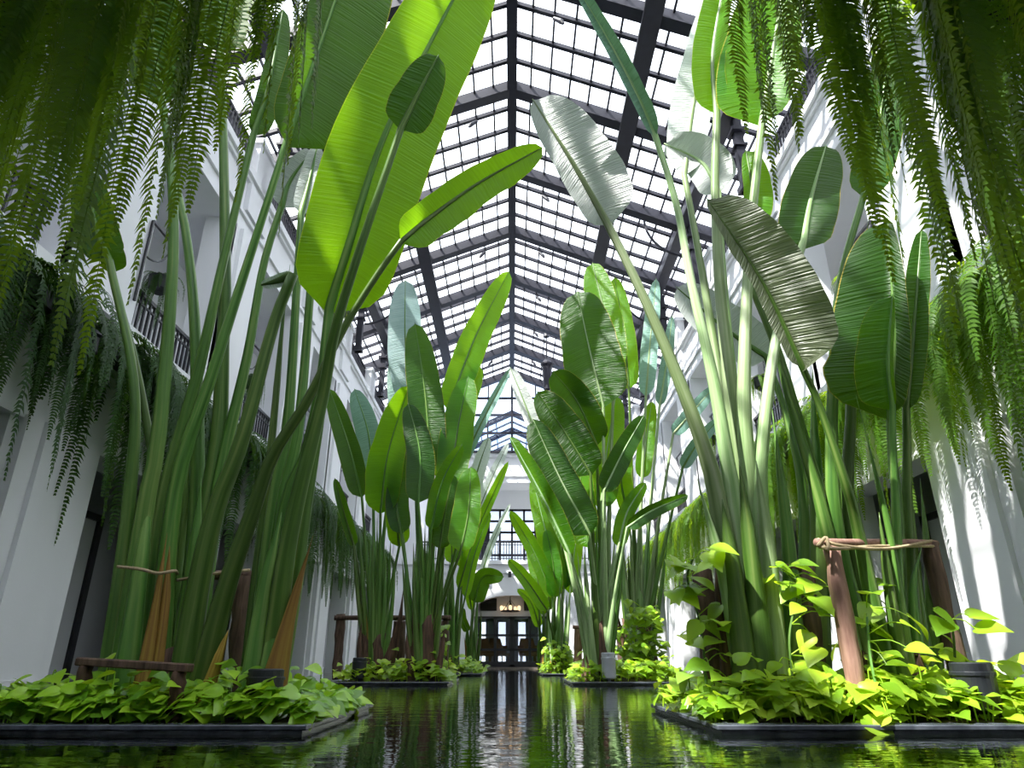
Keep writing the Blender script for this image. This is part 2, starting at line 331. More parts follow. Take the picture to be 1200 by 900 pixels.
# glass roof
root = tag(empty('ceiling'), kind='structure')
RS = 3.07; RY = [0.957*13.6 + RS*k for k in range(-5, 7)]
XE = 7.3
for y in RY:
    bm = B()
    for s in (-1, 1):
        beam(bm, (0, y, HR-.16), (s*XE, y, roof_z(XE)-.16), .17, .34)
        beam(bm, (0, y, HR-.32), (s*XE, y, roof_z(XE)-.34), .3, .04)
    obj('rafter', bm, 'steel', root)
bm = B(); box(bm, -.085, .085, -3.2, D, HR-.34, HR+.02); box(bm, -.12, .12, -3.2, D, HR-.37, HR-.33); obj('ridge_beam', bm, 'steel', root)
for s in (-1, 1):
    x = s*2.83; z = roof_z(x)
    bm = B(); box(bm, x-.13, x+.13, -3.2, D, z-.46, z-.06); box(bm, x-.2, x+.2, -3.2, D, z-.48, z-.44); obj('main_purlin', bm, 'steel', root)
    x = s*4.8; z = roof_z(x)
    bm = B(); box(bm, x-.1, x+.1, -3.2, D, z-.5, z-.1); box(bm, x-.16, x+.16, -3.2, D, z-.52, z-.47); obj('eave_beam', bm, 'steel', root)
    bm = B()
    beam(bm, (s*6.2, -3.2, roof_z(6.2)-.12), (s*6.2, D, roof_z(6.2)-.12), .1, .16); obj('outer_purlin', bm, 'steel', root)
    bm = B()
    for i in range(1, 16):
        x = s*.472*i
        if i != 6: beam(bm, (x, -3.2, roof_z(x)-.03), (x, D, roof_z(x)-.03), .045, .06)
    for y in RY:
        for j in range(1, 4):
            yy = y + RS*j/4
            if yy < D-.1: beam(bm, (0, yy, HR-.05), (s*XE, yy, roof_z(XE)-.05), .095, .1)
    obj('glazing_bars', bm, 'steel', root)
    bm = B(); q = [bm.verts.new(p) for p in ((0,-3.2,HR+.02),(s*XE,-3.2,roof_z(XE)+.02),(s*XE,D,roof_z(XE)+.02),(0,D,HR+.02))]; bm.faces.new(q); obj('roof_glass', bm, 'glass', root)
    for k in range(-2, 6):
        y = P0+PER*k+OPEN+(PER-OPEN)/2
        if y > D-.4: continue
        x = s*4.98; zt = roof_z(4.8)-.4
        bm = B(); box(bm, x-.09, x+.09, y-.09, y+.09, 9.6, zt); box(bm, x-.17, x+.17, y-.17, y+.17, zt-.5, zt-.42); box(bm, x-.14, x+.14, y-.14, y+.14, zt-.9, zt-.84)
        box(bm, x-.14, x+.14, y-.14, y+.14, 9.6, 9.75)
        obj('column', bm, 'steel', root)
        bm = B()
        pts = [Vector((s*(4.85-1.15*math.sin(a)), y, zt-1.15 + 1.15*(1-math.cos(a)) + .1)) for a in [math.pi/2*i/10 for i in range(11)]]
        tube(bm, pts, [.035]*11, 6); obj('curved_brace', bm, 'steel', root)
# second glass roof beyond the gable
root = tag(empty('trim_1'), kind='structure')
bm = B(); H2 = 13.3
for k in range(12):
    y = D+4+3*k
    for s in (-1, 1):
        beam(bm, (0, y, H2), (s*5.5, y, H2-2.6), .16, .3)
        beam(bm, (0, y+1.5, H2), (s*5.5, y+1.5, H2-2.6), .07, .1)
        box(bm, s*5.5-.08, s*5.5+.08, y-.08, y+.08, 8, H2-2.6)
for s in (-1, 1):
    for x in (0, .9, 1.8, 2.7, 3.6, 4.5, 5.5):
        beam(bm, (s*x, D+4, H2-.473*x), (s*x, D+38, H2-.473*x), .06, .08)
obj('roof_frame', bm, 'steel', root)
bm = B()
for s in (-1, 1):
    q = [bm.verts.new(p) for p in ((0,D+4,H2+.2),(s*5.6,D+4,H2-2.45),(s*5.6,D+38,H2-2.45),(0,D+38,H2+.2))]; bm.faces.new(q)
obj('roof_glass', bm, 'blue_glass', root)
bm = B(); box(bm, -W, W, D+38, D+38.3, 0, 13); box(bm, -W, W, D+2.2, D+38, 9.0, 9.2); obj('far_block', bm, 'grey_wall', root)

# far room behind the arch
root = tag(empty('floor'), kind='structure'); bm = B(); box(bm, -W, W, D-.02, D+8, -.3, .06); obj('interior_floor', bm, 'floor_stone', root)
root = tag(empty('wall_room'), kind='structure')
bm = B(); 
for s in (-1, 1):
    a, b = sorted((s*2.6, s*2.9)); box(bm, a, b, D+.5, D+8, 0, 4.4)
    for x0, x1 in ((0, .35), (.75, 1.45), (1.75, 2.7)):
        a, b = sorted((s*x0, s*x1)); box(bm, a, b, D+7.6, D+7.9, 0, 4.4)
box(bm, -2.7, 2.7, D+7.6, D+7.9, 2.3, 4.4); box(bm, -2.7, 2.7, D+2.2, D+8, 3.6, 3.8)
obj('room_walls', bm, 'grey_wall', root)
bm = B(); box(bm, -2.7, 2.7, D+1.3, D+1.45, 2.25, 4.4); obj('over_door_wall', bm, 'white', root)
bm = B(); box(bm, -2.7, 2.7, D+.5, D+1.4, 4.2, 4.4); obj('porch_soffit', bm, 'white', root)
for i, x in enumerate((-1.1, .95)):
    bm = B(); box(bm, x-.38, x+.38, D+1.24, D+1.3, 2.5, 3.05)
    for j in range(6): box(bm, x-.36, x+.36, D+1.22, D+1.24, 2.54+.085*j, 2.58+.085*j)
    tag(obj('wall_vent', bm, 'black'), 'black square vent above the glazed doors, %s of the hanging lamp' % ('left' if i == 0 else 'right'), 'vent')
root = tag(empty('door_1'), kind='structure')
bm = B(); yd = D+1.3
for x in (-1.72, -.78, -.05, .05, .82, 1.72): box(bm, x-.06, x+.06, yd, yd+.12, .06, 2.25)
for z in (.12, .8, 1.42, 2.2): box(bm, -1.72, 1.72, yd, yd+.1, z-.05, z+.05)
box(bm, -1.72, 1.72, yd+.01, yd+.09, .06, .3)
obj('door_frame', bm, 'iron', root)
bm = B(); box(bm, -1.72, 1.72, yd+.05, yd+.06, .06, 2.2); obj('door_pane', bm, 'door_glass', root)
for x in (-.14, .14):
    bm = B(); tube(bm, [Vector((x, yd-.05, .85)), Vector((x, yd-.05, 1.35))], [.018]*2, 8); beam(bm, (x, yd-.05, .9), (x, yd, .9), .02, .02); beam(bm, (x, yd-.05, 1.3), (x, yd, 1.3), .02, .02); obj('door_handle', bm, 'iron', root)

# hanging lamp in the arch
t = tag(empty('chandelier', (-.08, D+.75, 2.35)), 'black iron chandelier with small glowing lamps under the far arch', 'chandelier')
bm = B(); tube(bm, [Vector((0,0,.15)), Vector((0,0,2.0-.15))], [.015]*2, 6); lathe(bm, [(.02,.1),(.06,.15),(.03,.55),(.015,.7)], 10); obj('stem', bm, 'iron', t)
bm = B(); pts = [Vector((.42*math.cos(a), .42*math.sin(a), .1)) for a in [2*math.pi*i/24 for i in range(25)]]; tube(bm, pts, [.03]*25, 6)
for i in range(5):
    a = 2*math.pi*i/5; beam(bm, (0,0,.16), (.42*math.cos(a), .42*math.sin(a), .1), .03, .03); beam(bm, (0,0,.6), (.42*math.cos(a), .42*math.sin(a), .1), .015, .015)
obj('ring', bm, 'iron', t)
for i in range(5):
    a = 2*math.pi*i/5-.3; bm = B(); lathe(bm, [(.05,.12),(.075,.18),(.075,.28),(.04,.33)], 10, (.42*math.cos(a), .42*math.sin(a), 0)); obj('lamp', bm, 'bulb', t)

# wicker chairs behind the doors
def chair(x, y, rz, label):
    t = tag(empty('armchair', (x, y, .06), rz), label, 'chair'); t.scale = (1.25, 1.25, 1.3)
    bm = B(); box(bm, -.32, .32, -.3, .3, .36, .46); bmesh.ops.bevel(bm, geom=bm.edges[:], offset=.03, segments=2, affect='EDGES'); obj('seat', bm, 'wicker', t)
    bm = B(); n = 14
    g = [[bm.verts.new(((.34+.05*dz)*math.cos(a), .05+(.34+.05*dz)*math.sin(a), .42+dz*(.55 if .25 < i/n < .75 else .3))) for dz in (0, .5, 1)] for i, a in [(i, math.pi*i/n) for i in range(n+1)]]
    for p, q in zip(g, g[1:]):
        for k in range(2): bm.faces.new((p[k], q[k], q[k+1], p[k+1]))
    r = bmesh.ops.solidify(bm, geom=bm.faces[:], thickness=.04); obj('backrest', bm, 'wicker', t, True)
    for sx in (-1, 1):
        for sy in (-1, 1):
            bm = B(); tube(bm, [Vector((sx*.27, sy*.25, 0)), Vector((sx*.25, sy*.23, .38))], [.02, .025], 8); obj('leg', bm, 'wicker', t)
for i, (x, y, rz, l) in enumerate(((-1.25, D+2.05, 0.4, 'brown wicker armchair behind the far doors, nearest their left jamb'), (-.6, D+3.2, 2.6, 'brown wicker armchair set deeper in the room, left of the door handles'),
        (.75, D+2.05, .1, 'brown wicker armchair just behind the right-hand far doors'), (1.3, D+3.3, -1.9, 'brown wicker armchair deepest in the room at the right-hand doors'))): chair(x, y, rz, l)

for x, l in ((-1.25, 'small black spotlight high on the far wall, farthest left of three above the arch'), (-.72, 'small black spotlight high on the far wall, middle of three above the arch'), (-.1, 'small black spotlight high on the far wall, over the crown of the arch')):
    t = tag(empty('wall_spotlight', (x, D-.02, 3.98)), l, 'spotlight')
    bm = B(); box(bm, -.07, .07, -.2, -.05, -.12, .14); bmesh.ops.bevel(bm, geom=bm.edges[:], offset=.015, segments=1, affect='EDGES'); obj('lamp_head', bm, 'iron', t)
    bm = B(); box(bm, -.03, .03, -.08, .0, -.03, .03); obj('bracket', bm, 'iron', t)

# roof spotlights
i = 0
for k, y in enumerate(RY[3:-1]):
    for s in (-1, 1):
        x = s*.95; yy = y+RS/4; z = roof_z(x)-.1
        t = tag(empty('roof_spotlight', (x, yy, z)), 'small dark spotlight clipped under the glass roof %s the ridge' % ('left of' if s < 0 else 'right of'), 'spotlight', 'spotlights under the roof %s the ridge' % ('left of' if s < 0 else 'right of'))
        bm = B(); beam(bm, (0,0,.1), (0,0,-.06), .03, .03); box(bm, -.05, .05, -.04, .04, .0, .05); obj('bracket', bm, 'steel', t)
        bm = B(); tube(bm, [Vector((-s*.02,0,-.05)), Vector((s*.12,-.1,-.26)), Vector((s*.16,-.13,-.36))], [.045,.06,.03], 10); obj('lamp_head', bm, 'steel', t)
t = tag(empty('pendant_lantern', (1.46, 25.85, 10.6)), 'dark lantern hanging on a rod from the right slope of the glass roof', 'lantern')
bm = B(); tube(bm, [Vector((0,0,1.5)), Vector((0,0,roof_z(1.46)-10.6-.02))], [.03]*2, 8); obj('rod', bm, 'steel', t)
bm = B(); lathe(bm, [(.05,0),(.16,.1),(.2,1.1),(.28,1.2),(.28,1.26),(.1,1.45),(.04,1.55)], 8); obj('lantern_body', bm, 'steel', t)
bm = B(); lathe(bm, [(.14,roof_z(1.46)-10.6-.3),(.1,roof_z(1.46)-10.6-.1),(.12,roof_z(1.46)-10.6-.05)], 8); obj('rose', bm, 'steel', t)

# balcony railings
ORD = ['nearest', 'second', 'third', 'fourth', 'fifth', 'sixth', 'seventh', 'eighth']
def railing(x, y0, y1, z, label, group, h=.9, along='y', xr=None):
    t = tag(empty('balcony_railing', (x, y0, z)), label, 'railing', group)
    L = y1-y0; X = (lambda a: (a, 0)) if along == 'x' else (lambda a: (0, a))
    def bar(n, a, b, w): bm = B(); beam(bm, a, b, w, w*.8); return obj(n, bm, 'iron', t)
    a, b = X(0), X(L)
    bar('handrail', (*a, h), (*b, h), .07); bar('lower_rail', (*a, .1), (*b, .1), .04); bar('upper_rail', (*a, h-.14), (*b, h-.14), .035)
    n = max(4, int(L/.13)); first = None
    for i in range(n+1):
        if first is None:
            bm = B(); beam(bm, (0, 0, 0), (0, 0, h), 0.034, .034); first = obj('baluster', bm, 'iron', t); c = first
        else:
            c = first.copy(); C.objects.link(c); c.parent = t
        q = X(L*i/n); c.location = (q[0], q[1], 0)
for s, nm in ((-1, 'left'), (1, 'right')):
    for k, o in enumerate(BAYS[:7]):
        railing(s*(W+.25), o, o+OPEN, 4.66, 'black iron railing in the %s middle-floor balcony opening of the %s wall' % (ORD[k], nm), 'middle-floor railings on the %s wall' % nm)
        m0 = o-(PER-OPEN)/2+.45; m1 = o+OPEN+(PER-OPEN)/2-.45
        railing(s*(W+.15), m0, m1, 9.66, 'black iron railing of the %s top-floor bay on the %s wall' % (ORD[k], nm), 'top-floor railings on the %s wall' % nm)
railing(-4.5, 0, 2.3, 4.64, 'black railing on the far wall balcony, left of the big window', 'far balcony railings', .85, 'x')
for o in [o for o in C.objects if o.name.startswith('balcony_railing') and 'far wall balcony' in o.get('label', '')]: o.location = (-4.5, D+.1, 4.64)
railing(0, 0, 3.45, 4.64, 'black railing across the big window on the far wall', 'far balcony railings', .85, 'x')
for o in [o for o in C.objects if 'big window on the far wall' in o.get('label', '')]: o.location = (-1.72, D+.1, 4.64)
railing(0, 0, 2.3, 4.64, 'black railing on the far wall balcony, right of the big window', 'far balcony railings', .85, 'x')
for o in [o for o in C.objects if 'balcony, right of the big window' in o.get('label', '')]: o.location = (2.2, D+.1, 4.64)

# brackets with chains beside the openings
def bracket(s, o, label, group):
    x = s*(W-.06); y = o-.12; z = 5.1
    t = tag(empty('wall_bracket', (x, y, z)), label, 'bracket', group)
    bm = B(); d = -s
    beam(bm, (0, 0, 0), (0, 0, 1.35), .035, .035); beam(bm, (0, 0, 1.35), (d*.0, .75, 1.35), .04, .035)
    tube(bm, [Vector((0, .6*math.sin(a)*1.0, .75+.6*(1-math.cos(a)) if 0 else 1.35-.6*(math.cos(a)))) for a in [math.pi/2*i/8 for i in range(9)]], [.014]*9, 6)
    obj('arm', bm, 'iron', t)
    bm = B(); z0 = 1.34
    for i in range(12):
        zc = z0-.05-.06*i
        pts = [Vector((.014*math.cos(a) if i % 2 else 0, .68+(0 if i % 2 else .014*math.cos(a)), zc+.036*math.sin(a))) for a in [2*math.pi*j/8 for j in range(9)]]
        tube(bm, pts, [.005]*9, 5, cap=False)
    obj('chain', bm, 'iron', t)
for s, nm in ((-1, 'left'), (1, 'right')):
    for k, o in enumerate(BAYS[1:6]): bracket(s, o, 'black bracket with a chain at the %s balcony opening of the %s wall' % (ORD[k+1], nm), 'brackets on the %s wall' % nm)
# black wall lantern under the first left sill
t = tag(empty('wall_lantern', at(107, 405, 7.0)), 'small black lantern on the white wall under the ledge, left edge', 'lantern')
bm = B(); lathe(bm, [(.05,-.12),(.08,-.08),(.07,.1),(.1,.13),(.03,.2)], 8); obj('lantern_body', bm, 'iron', t)
bm = B(); beam(bm, (0,0,.17), (-(W+at(107,405,7.0).x)-.0,0,.2), .03, .03); obj('lantern_arm', bm, 'iron', t)
# ------------------------------------------------------------------ planting islands
def island(x0, x1, y0, y1, label):
    t = tag(empty('planting_island', ((x0+x1)/2, (y0+y1)/2, 0)), label, 'planter', 'planting islands in the pool')
    cx, cy = (x0+x1)/2, (y0+y1)/2; a, b = (x1-x0)/2, (y1-y0)/2; w = .16
    bm = B(); box(bm, -a, a, -b, -b+w, .022, .052); box(bm, -a, a, b-w, b, .022, .052); box(bm, -a, -a+w, -b+w, b-w, .022, .052); box(bm, a-w, a, -b+w, b-w, .022, .052)
    bmesh.ops.bevel(bm, geom=bm.edges[:], offset=.006, segments=1, affect='EDGES'); obj('coping', bm, 'granite', t)
    bm = B(); box(bm, -a+.03, a-.03, -b+.03, b-.03, -.3, .023); obj('base', bm, 'granite', t)
    bm = B(); n = 16; g = [[bm.verts.new((-a+w+(2*a-2*w)*i/n, -b+w+(2*b-2*w)*j/n, .04+.06*math.sin(math.pi*i/n)*math.sin(math.pi*j/n)+rnd.uniform(0, .02))) for j in range(n+1)] for i in range(n+1)]
    for i in range(n):
        for j in range(n): bm.faces.new((g[i][j], g[i+1][j], g[i+1][j+1], g[i][j+1]))
    obj('soil', bm, 'soil', t, True)
ISL = {'L1': (-3.55, -1.2, 4.4, 6.45), 'R1': (1.2, 3.7, 4.4, 6.45), 'L2': (-3.05, -1.05, 12.3, 14.7), 'R2': (1.0, 2.95, 12.3, 14.7), 'L3': (-2.4, -.78, 19.2, 22.2), 'R3': (.78, 2.4, 19.2, 22.2)}
NM = {'L1': 'nearest island on the left', 'R1': 'nearest island on the right', 'L2': 'middle island on the left', 'R2': 'middle island on the right', 'L3': 'farthest island on the left', 'R3': 'farthest island on the right'}
for k, v in ISL.items(): island(*v, 'dark granite edged planting island in the pool, ' + NM[k])

# ------------------------------------------------------------------ big paddle-leaved palms
def blade_mesh(mid, hw, ang, V, n=26, m=5, curl=0.0, ruf=0.02, tip=0.55, seed=0):
    """A paddle blade: midrib points, true half widths (left, right), fold of each half towards the viewer's side."""
    r = random.Random(seed); bm = B(); uvl = bm.loops.layers.uv.new('UVMap')
    pts = catmull(mid, n); L = sum((b-a).length for a, b in zip(pts, pts[1:])); ph = r.uniform(0, 6)
    rows = []
    for i, p in enumerate(pts):
        t = i/n; T = (pts[min(i+1, n)]-pts[max(i-1, 0)]).normalized()
        S = V.cross(T).normalized(); Nn = S.cross(T).normalized()
        if Nn.dot(V) > 0: Nn = -Nn
        if t < .12: w = math.sqrt(max(0, 1-(1-t/.12)**2))*.92
        elif t < tip: w = .92+.08*math.sin((t-.12)/(tip-.12)*math.pi)
        else: w = .92*math.sqrt(max(0, 1-((t-tip)/(1-tip))**2))**.95
        row = []
        for side, h, a in ((-1, hw[0], ang[0]), (1, hw[1], ang[1])):
            d = S*side*math.cos(a) + Nn*math.sin(a)
            nb = Nn*math.cos(a) - S*side*math.sin(a)
            half = []
            for j in range(m+1):
                s = j/m
                wig = ruf*h*s*s*(math.sin(t*17+ph+side)+.6*math.sin(t*41+ph*2)) if s > 0 else 0
                half.append((p + d*(h*w*s) + nb*(-curl*h*s*s*w + wig) - T*(.10*h*s*(1-w)), s*side))
            row.append(half)
        rows.append(row)
    V2 = []
    for row in rows:
        l, rr = row; line = list(reversed(l)) + rr[1:]
        V2.append([(bm.verts.new(p), s) for p, s in line])
    for i in range(n):
        for k in range(len(V2[0])-1):
            q = [(V2[i][k], i), (V2[i][k+1], i), (V2[i+1][k+1], i+1), (V2[i+1][k], i+1)]
            try: f = bm.faces.new([x[0][0] for x in q])
            except ValueError: continue
            f.smooth = True
            for lp, x in zip(f.loops, q): lp[uvl].uv = (x[1]/n*L + .22*abs(x[0][1])*max(hw), x[0][1]*.5+.5)
    return bm
PALM_LEAVES = 0
def stalk_mesh(pts, radii, o):
    """A petiole: keeled and flat in its sheath at the foot, round higher up."""
    bm = B(); uvl = bm.loops.layers.uv.new('UVMap'); n = len(pts); K = 12; rings = []; d = 0.0; ds = []
    for i, p in enumerate(pts):
        T = (pts[min(i+1, n-1)]-pts[max(i-1, 0)]).normalized(); S = (p-CAM).cross(T).normalized(); U = T.cross(S); f = min(1.0, i/14.0)
        if i: d += (p-pts[i-1]).length
        ds.append(d); ring = []
        for k in range(K):
            a = 2*math.pi*k/K; c, s_ = math.cos(a), math.sin(a)
            th = (.42+.48*f)*s_*abs(s_)**(.6*(1-f))
            ring.append(bm.verts.new(p-o + S*(radii[i]*c) + U*(radii[i]*th)))
        rings.append(ring)
    for i in range(n-1):
        for k in range(K):
            q = ((i, k), (i, k+1), (i+1, k+1), (i+1, k)); f = bm.faces.new([rings[x][y % K] for x, y in q]); f.smooth = True
            for lp, (x, y) in zip(f.loops, q): lp[uvl].uv = (abs(y/K-.5)*2 + pts[0].x*3.7, ds[x] + pts[0].x*5)
    bm.faces.new(rings[0][::-1]); bm.faces.new(rings[-1]); return bm
def palm(name_label, loc, leaves, group=None, trunk=None, seed=0):
    global PALM_LEAVES
    t = tag(empty('travellers_palm', loc), name_label, 'palm', group); o = Vector(loc); r = random.Random(seed)
    for lf in leaves:
        Yb, Yt = lf['Y']; pts = lf['s']; n = len(pts); P3 = []
        for i, (u, v) in enumerate(pts):
            f = i/(n-1); P3.append(at(u, v, Yb+(Yt-Yb)*f))
        P3[0].z = .05
        if abs((P3[1]-P3[0]).length) < .05: P3.pop(1)
        wb, wt = lf['w']; rb = .85*wb/2*fwd(P3[0])/FOC; rt = .88*wt/2*fwd(P3[-1])/FOC
        line = catmull(P3, 22)
        rad = []
        for i in range(23):
            f = i/22; g = (1-f)**1.75; rad.append(rt+(rb-rt)*g)
        if lf.get('b'):
            bl = [at(u, v, Yt+(lf['Z']-Yt)*i/(len(lf['b'])-1)) for i, (u, v) in enumerate(lf['b'])]
            mid = catmull(bl, 16)
            line2 = line + mid[1:]; rad2 = rad + [rt*(1-.85*(i/16)) for i in range(1, 17)]
        else: line2, rad2 = line, [x*min(1, .06+(1-i/22)/.32) for i, x in enumerate(rad)]
        bm = stalk_mesh(line2, rad2, o)
        st = obj('leaf_stalk' if lf.get('k', 'leaf_stalk') == 'leaf_stalk' else lf['k'], bm, lf.get('m', 'stalk'), t, True)
        if lf.get('b'):
            c = mid[8]; V = (c-CAM).normalized(); sc_ = fwd(c)/FOC
            a = [R(x) for x in lf.get('a', (18, 18))]; h = lf['h']
            hw = [h[i]*sc_/math.cos(a[i]) for i in (0, 1)]
            PALM_LEAVES += 1
            bm = blade_mesh([p-o for p in bl], hw, a, V, curl=lf.get('curl', .12), ruf=lf.get('ruf', .02), tip=lf.get('tip', .55), seed=PALM_LEAVES)
            obj('leaf_blade', bm, lf.get('l', 'leaf'), st)
    if trunk:
        bm = B(); rt_, ht = trunk; sides = 18; g = []
        for k in range(8):
            z = ht*k/7; g.append([bm.verts.new(((rt_*(1-.25*k/7)*(1+.18*math.sin(a*5+k*.4)+r.uniform(-.06, .06)))*math.cos(a), (rt_*(1-.25*k/7)*(1+.18*math.sin(a*5+k*.4)))*math.sin(a), z+(.12*math.sin(a*4) if k == 7 else 0))) for a in [2*math.pi*i/sides for i in range(sides)]])
        for A, Bq in zip(g, g[1:]):
            for i in range(sides): bm.faces.new((A[i], A[(i+1) % sides], Bq[(i+1) % sides], Bq[i]))
        bm.faces.new(g[-1]); obj('trunk', bm, 'husk', t, True)
    return t
def LF(s, Y, w, b=None, Z=None, h=None, a=(18, 18), l='leaf', m='stalk', **kw):
    d = dict(s=s, Y=Y, w=w, a=a, l=l, m=m); d.update(kw)
    if b: d.update(b=b, Z=Z if Z is not None else Y[1], h=h)
    return d
def ground(u, Y):
    p = at(u, 790, Y); return (p.x, Y, .05)

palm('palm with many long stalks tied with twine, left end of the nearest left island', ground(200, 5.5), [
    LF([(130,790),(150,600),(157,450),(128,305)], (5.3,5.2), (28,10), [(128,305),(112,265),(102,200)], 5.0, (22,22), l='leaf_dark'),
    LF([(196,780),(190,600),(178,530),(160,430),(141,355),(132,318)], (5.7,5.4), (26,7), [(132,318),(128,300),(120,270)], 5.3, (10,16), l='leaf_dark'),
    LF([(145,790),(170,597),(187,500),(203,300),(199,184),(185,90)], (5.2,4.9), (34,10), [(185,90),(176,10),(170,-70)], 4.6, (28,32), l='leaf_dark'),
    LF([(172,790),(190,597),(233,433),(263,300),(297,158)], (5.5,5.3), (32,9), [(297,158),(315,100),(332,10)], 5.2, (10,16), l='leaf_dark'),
    LF([(190,795),(205,580),(247,443),(293,300),(312,241),(336,166)], (5.35,5.1), (34,9), [(336,166),(387,17),(430,-110)], 4.7, (24,66), (38,15), curl=.15, l='leaf_dark'),  # the dark leaf colour stands for the shade on this blade
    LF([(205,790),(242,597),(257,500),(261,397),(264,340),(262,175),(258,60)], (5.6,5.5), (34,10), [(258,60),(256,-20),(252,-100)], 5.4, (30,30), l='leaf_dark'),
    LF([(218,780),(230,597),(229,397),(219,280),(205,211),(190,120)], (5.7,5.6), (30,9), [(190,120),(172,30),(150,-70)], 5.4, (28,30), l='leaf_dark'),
    LF([(226,785),(250,610),(263,533),(290,417),(309,310),(330,242)], (5.55,5.6), (32,9), [(330,242),(340,212),(366,176)], 5.7, (14,24), (30,20), l='leaf_silver'),
    LF([(215,800),(230,700),(253,597),(283,517),(320,383),(343,322)], (5.2,5.0), (42,14), [(343,322),(325,329),(306,334)], 5.1, (8,7), l='leaf_silver'),
    LF([(234,797),(262,700),(297,597),(320,533),(360,470),(400,390),(440,325),(470,283)], (5.1,4.7), (38,8), [(470,283),(500,258),(560,215),(637,172)], 4.9, (20,24), (25,30), ruf=.06, curl=.1),
    LF([(150,795),(160,700),(178,560)], (5.1,5.15), (40,14)),
    LF([(190,795),(200,700),(215,600),(240,480)], (5.75,5.7), (38,12)),
    LF([(212,795),(222,700),(236,560)], (5.4,5.4), (44,14)),
    LF([(168,800),(184,700),(196,624)], (4.95,5.0), (30,5), m='dead', k='dry_leaf_base'),
    LF([(182,800),(192,720),(199,640)], (5.0,5.05), (22,10), m='dead', k='dry_leaf_base'),
    LF([(240,795),(258,765),(268,738)], (4.95,4.95), (28,10), m='dead', k='dry_leaf_base'),
], None, (.26, .35), 1)
palm('palm with the giant bright backlit leaf, at the right end of the nearest left island', ground(308, 5.2), [
    LF([(293,780),(298,700),(310,597),(322,480),(331,380),(340,310)], (5.5,5.5), (20,7)),
    LF([(300,785),(320,597),(337,500),(348,333),(353,250)], (5.4,5.5), (28,9), [(353,250),(362,215),(372,170)], 5.6, (12,14), l='leaf_silver'),
    LF([(305,785),(330,597),(350,500),(363,350),(366,300)], (5.3,5.3), (28,10), [(366,300),(368,280),(372,250)], 5.4, (8,10), l='leaf_teal'),
    LF([(312,788),(335,600),(360,530),(377,443),(386,362)], (5.15,4.95), (38,13), [(385,362),(408,290),(450,160),(520,20),(575,-80)], 4.2, (54,60), (12,14), curl=.05, tip=.6),
    LF([(320,788),(337,640),(377,470),(392,390),(420,297),(470,150)], (5.0,4.1), (36,9), [(470,150),(490,110),(514,64)], 3.95, (27,27), (10,10), l='leaf_dark', tip=.45),  # small front leaf in shade, darkened by its colour
    LF([(322,790),(343,700),(358,600),(380,470),(398,390)], (5.1,4.95), (34,8)),
    LF([(300,790),(310,700),(330,600)], (4.95,5.0), (46,16)),
    LF([(318,790),(332,690),(352,590)], (4.9,5.0), (44,14)),
    LF([(318,788),(340,720),(367,627)], (4.85,4.9), (50,5), m='dead', k='dry_leaf_base'),
], None, (.22, .2), 2)
palm('palm with a fan of pale stalks and silvery leaf on the nearest right island', ground(890, 5.4), [
    LF([(880,795),(843,597),(825,525),(789,429),(750,339),(712,262)], (5.2,5.0), (44,11), [(712,262),(672,192),(624,116)], 4.7, (20,47), (20,15), l='leaf_silver', m='stalk_pale', ruf=.04),
    LF([(886,795),(861,597),(852,540),(837,450),(810,330),(792,237),(768,160)], (5.25,5.0), (38,8), [(768,160),(749,115),(712,45),(670,-25)], 4.6, (7,9), (60,60), l='leaf_teal', m='stalk_pale'),
    LF([(893,795),(873,597),(867,555),(855,450),(843,330),(838,220),(840,133)], (5.4,5.3), (38,10), [(840,133),(836,60),(852,-40)], 5.2, (22,12), (30,60), m='stalk_pale'),
    LF([(897,795),(882,597),(872,480),(876,330),(883,237),(893,144)], (5.3,5.1), (38,10), [(893,144),(906,60),(922,-40)], 4.9, (56,24), (15,40), l='leaf', m='stalk_pale', curl=.2),
    LF([(905,795),(891,597),(894,510),(911,390),(935,305),(941,285)], (5.2,5.3), (40,10), [(941,290),(950,235),(968,170)], 5.4, (30,30), l='leaf_dark', m='stalk_pale'),
    LF([(955,790),(958,597),(948,540),(909,405),(882,335),(872,275)], (5.5,5.6), (34,9), [(872,275),(882,230),(874,176)], 5.7, (10,22)),
    LF([(889,795),(860,560),(828,350),(802,205)], (5.6,5.7), (30,8), [(802,205),(815,110),(848,-30)], 5.8, (24,20), l='leaf_silver', m='stalk_pale'),  # overexposed leaf, its glare put into the near-white colour
    LF([(893,795),(868,540),(848,330),(842,225)], (5.5,5.6), (30,8), [(842,225),(822,190),(778,168)], 5.7, (20,28), l='leaf_silver', m='stalk_pale'),
    LF([(935,790),(942,597),(925,500),(898,418)], (5.7,6.0), (28,8), [(898,418),(850,385),(792,336)], 6.2, (24,28), l='leaf_silver'),
    LF([(880,795),(850,680),(816,557)], (5.05,5.0), (52,8), m='stalk_pale'),
    LF([(875,795),(856,650),(846,585)], (5.0,5.0), (44,18)),
    LF([(905,795),(900,650),(886,540)], (5.1,5.1), (46,16), m='stalk_pale'),
    LF([(895,795),(880,650),(866,540)], (5.0,5.0), (44,16)),
    LF([(925,795),(925,650),(905,480)], (5.35,5.5), (40,10)),
    LF([(860,795),(846,720),(838,640)], (5.1,5.1), (40,8), m='husk', k='dry_leaf_base'),
], None, (.26, .4), 3)
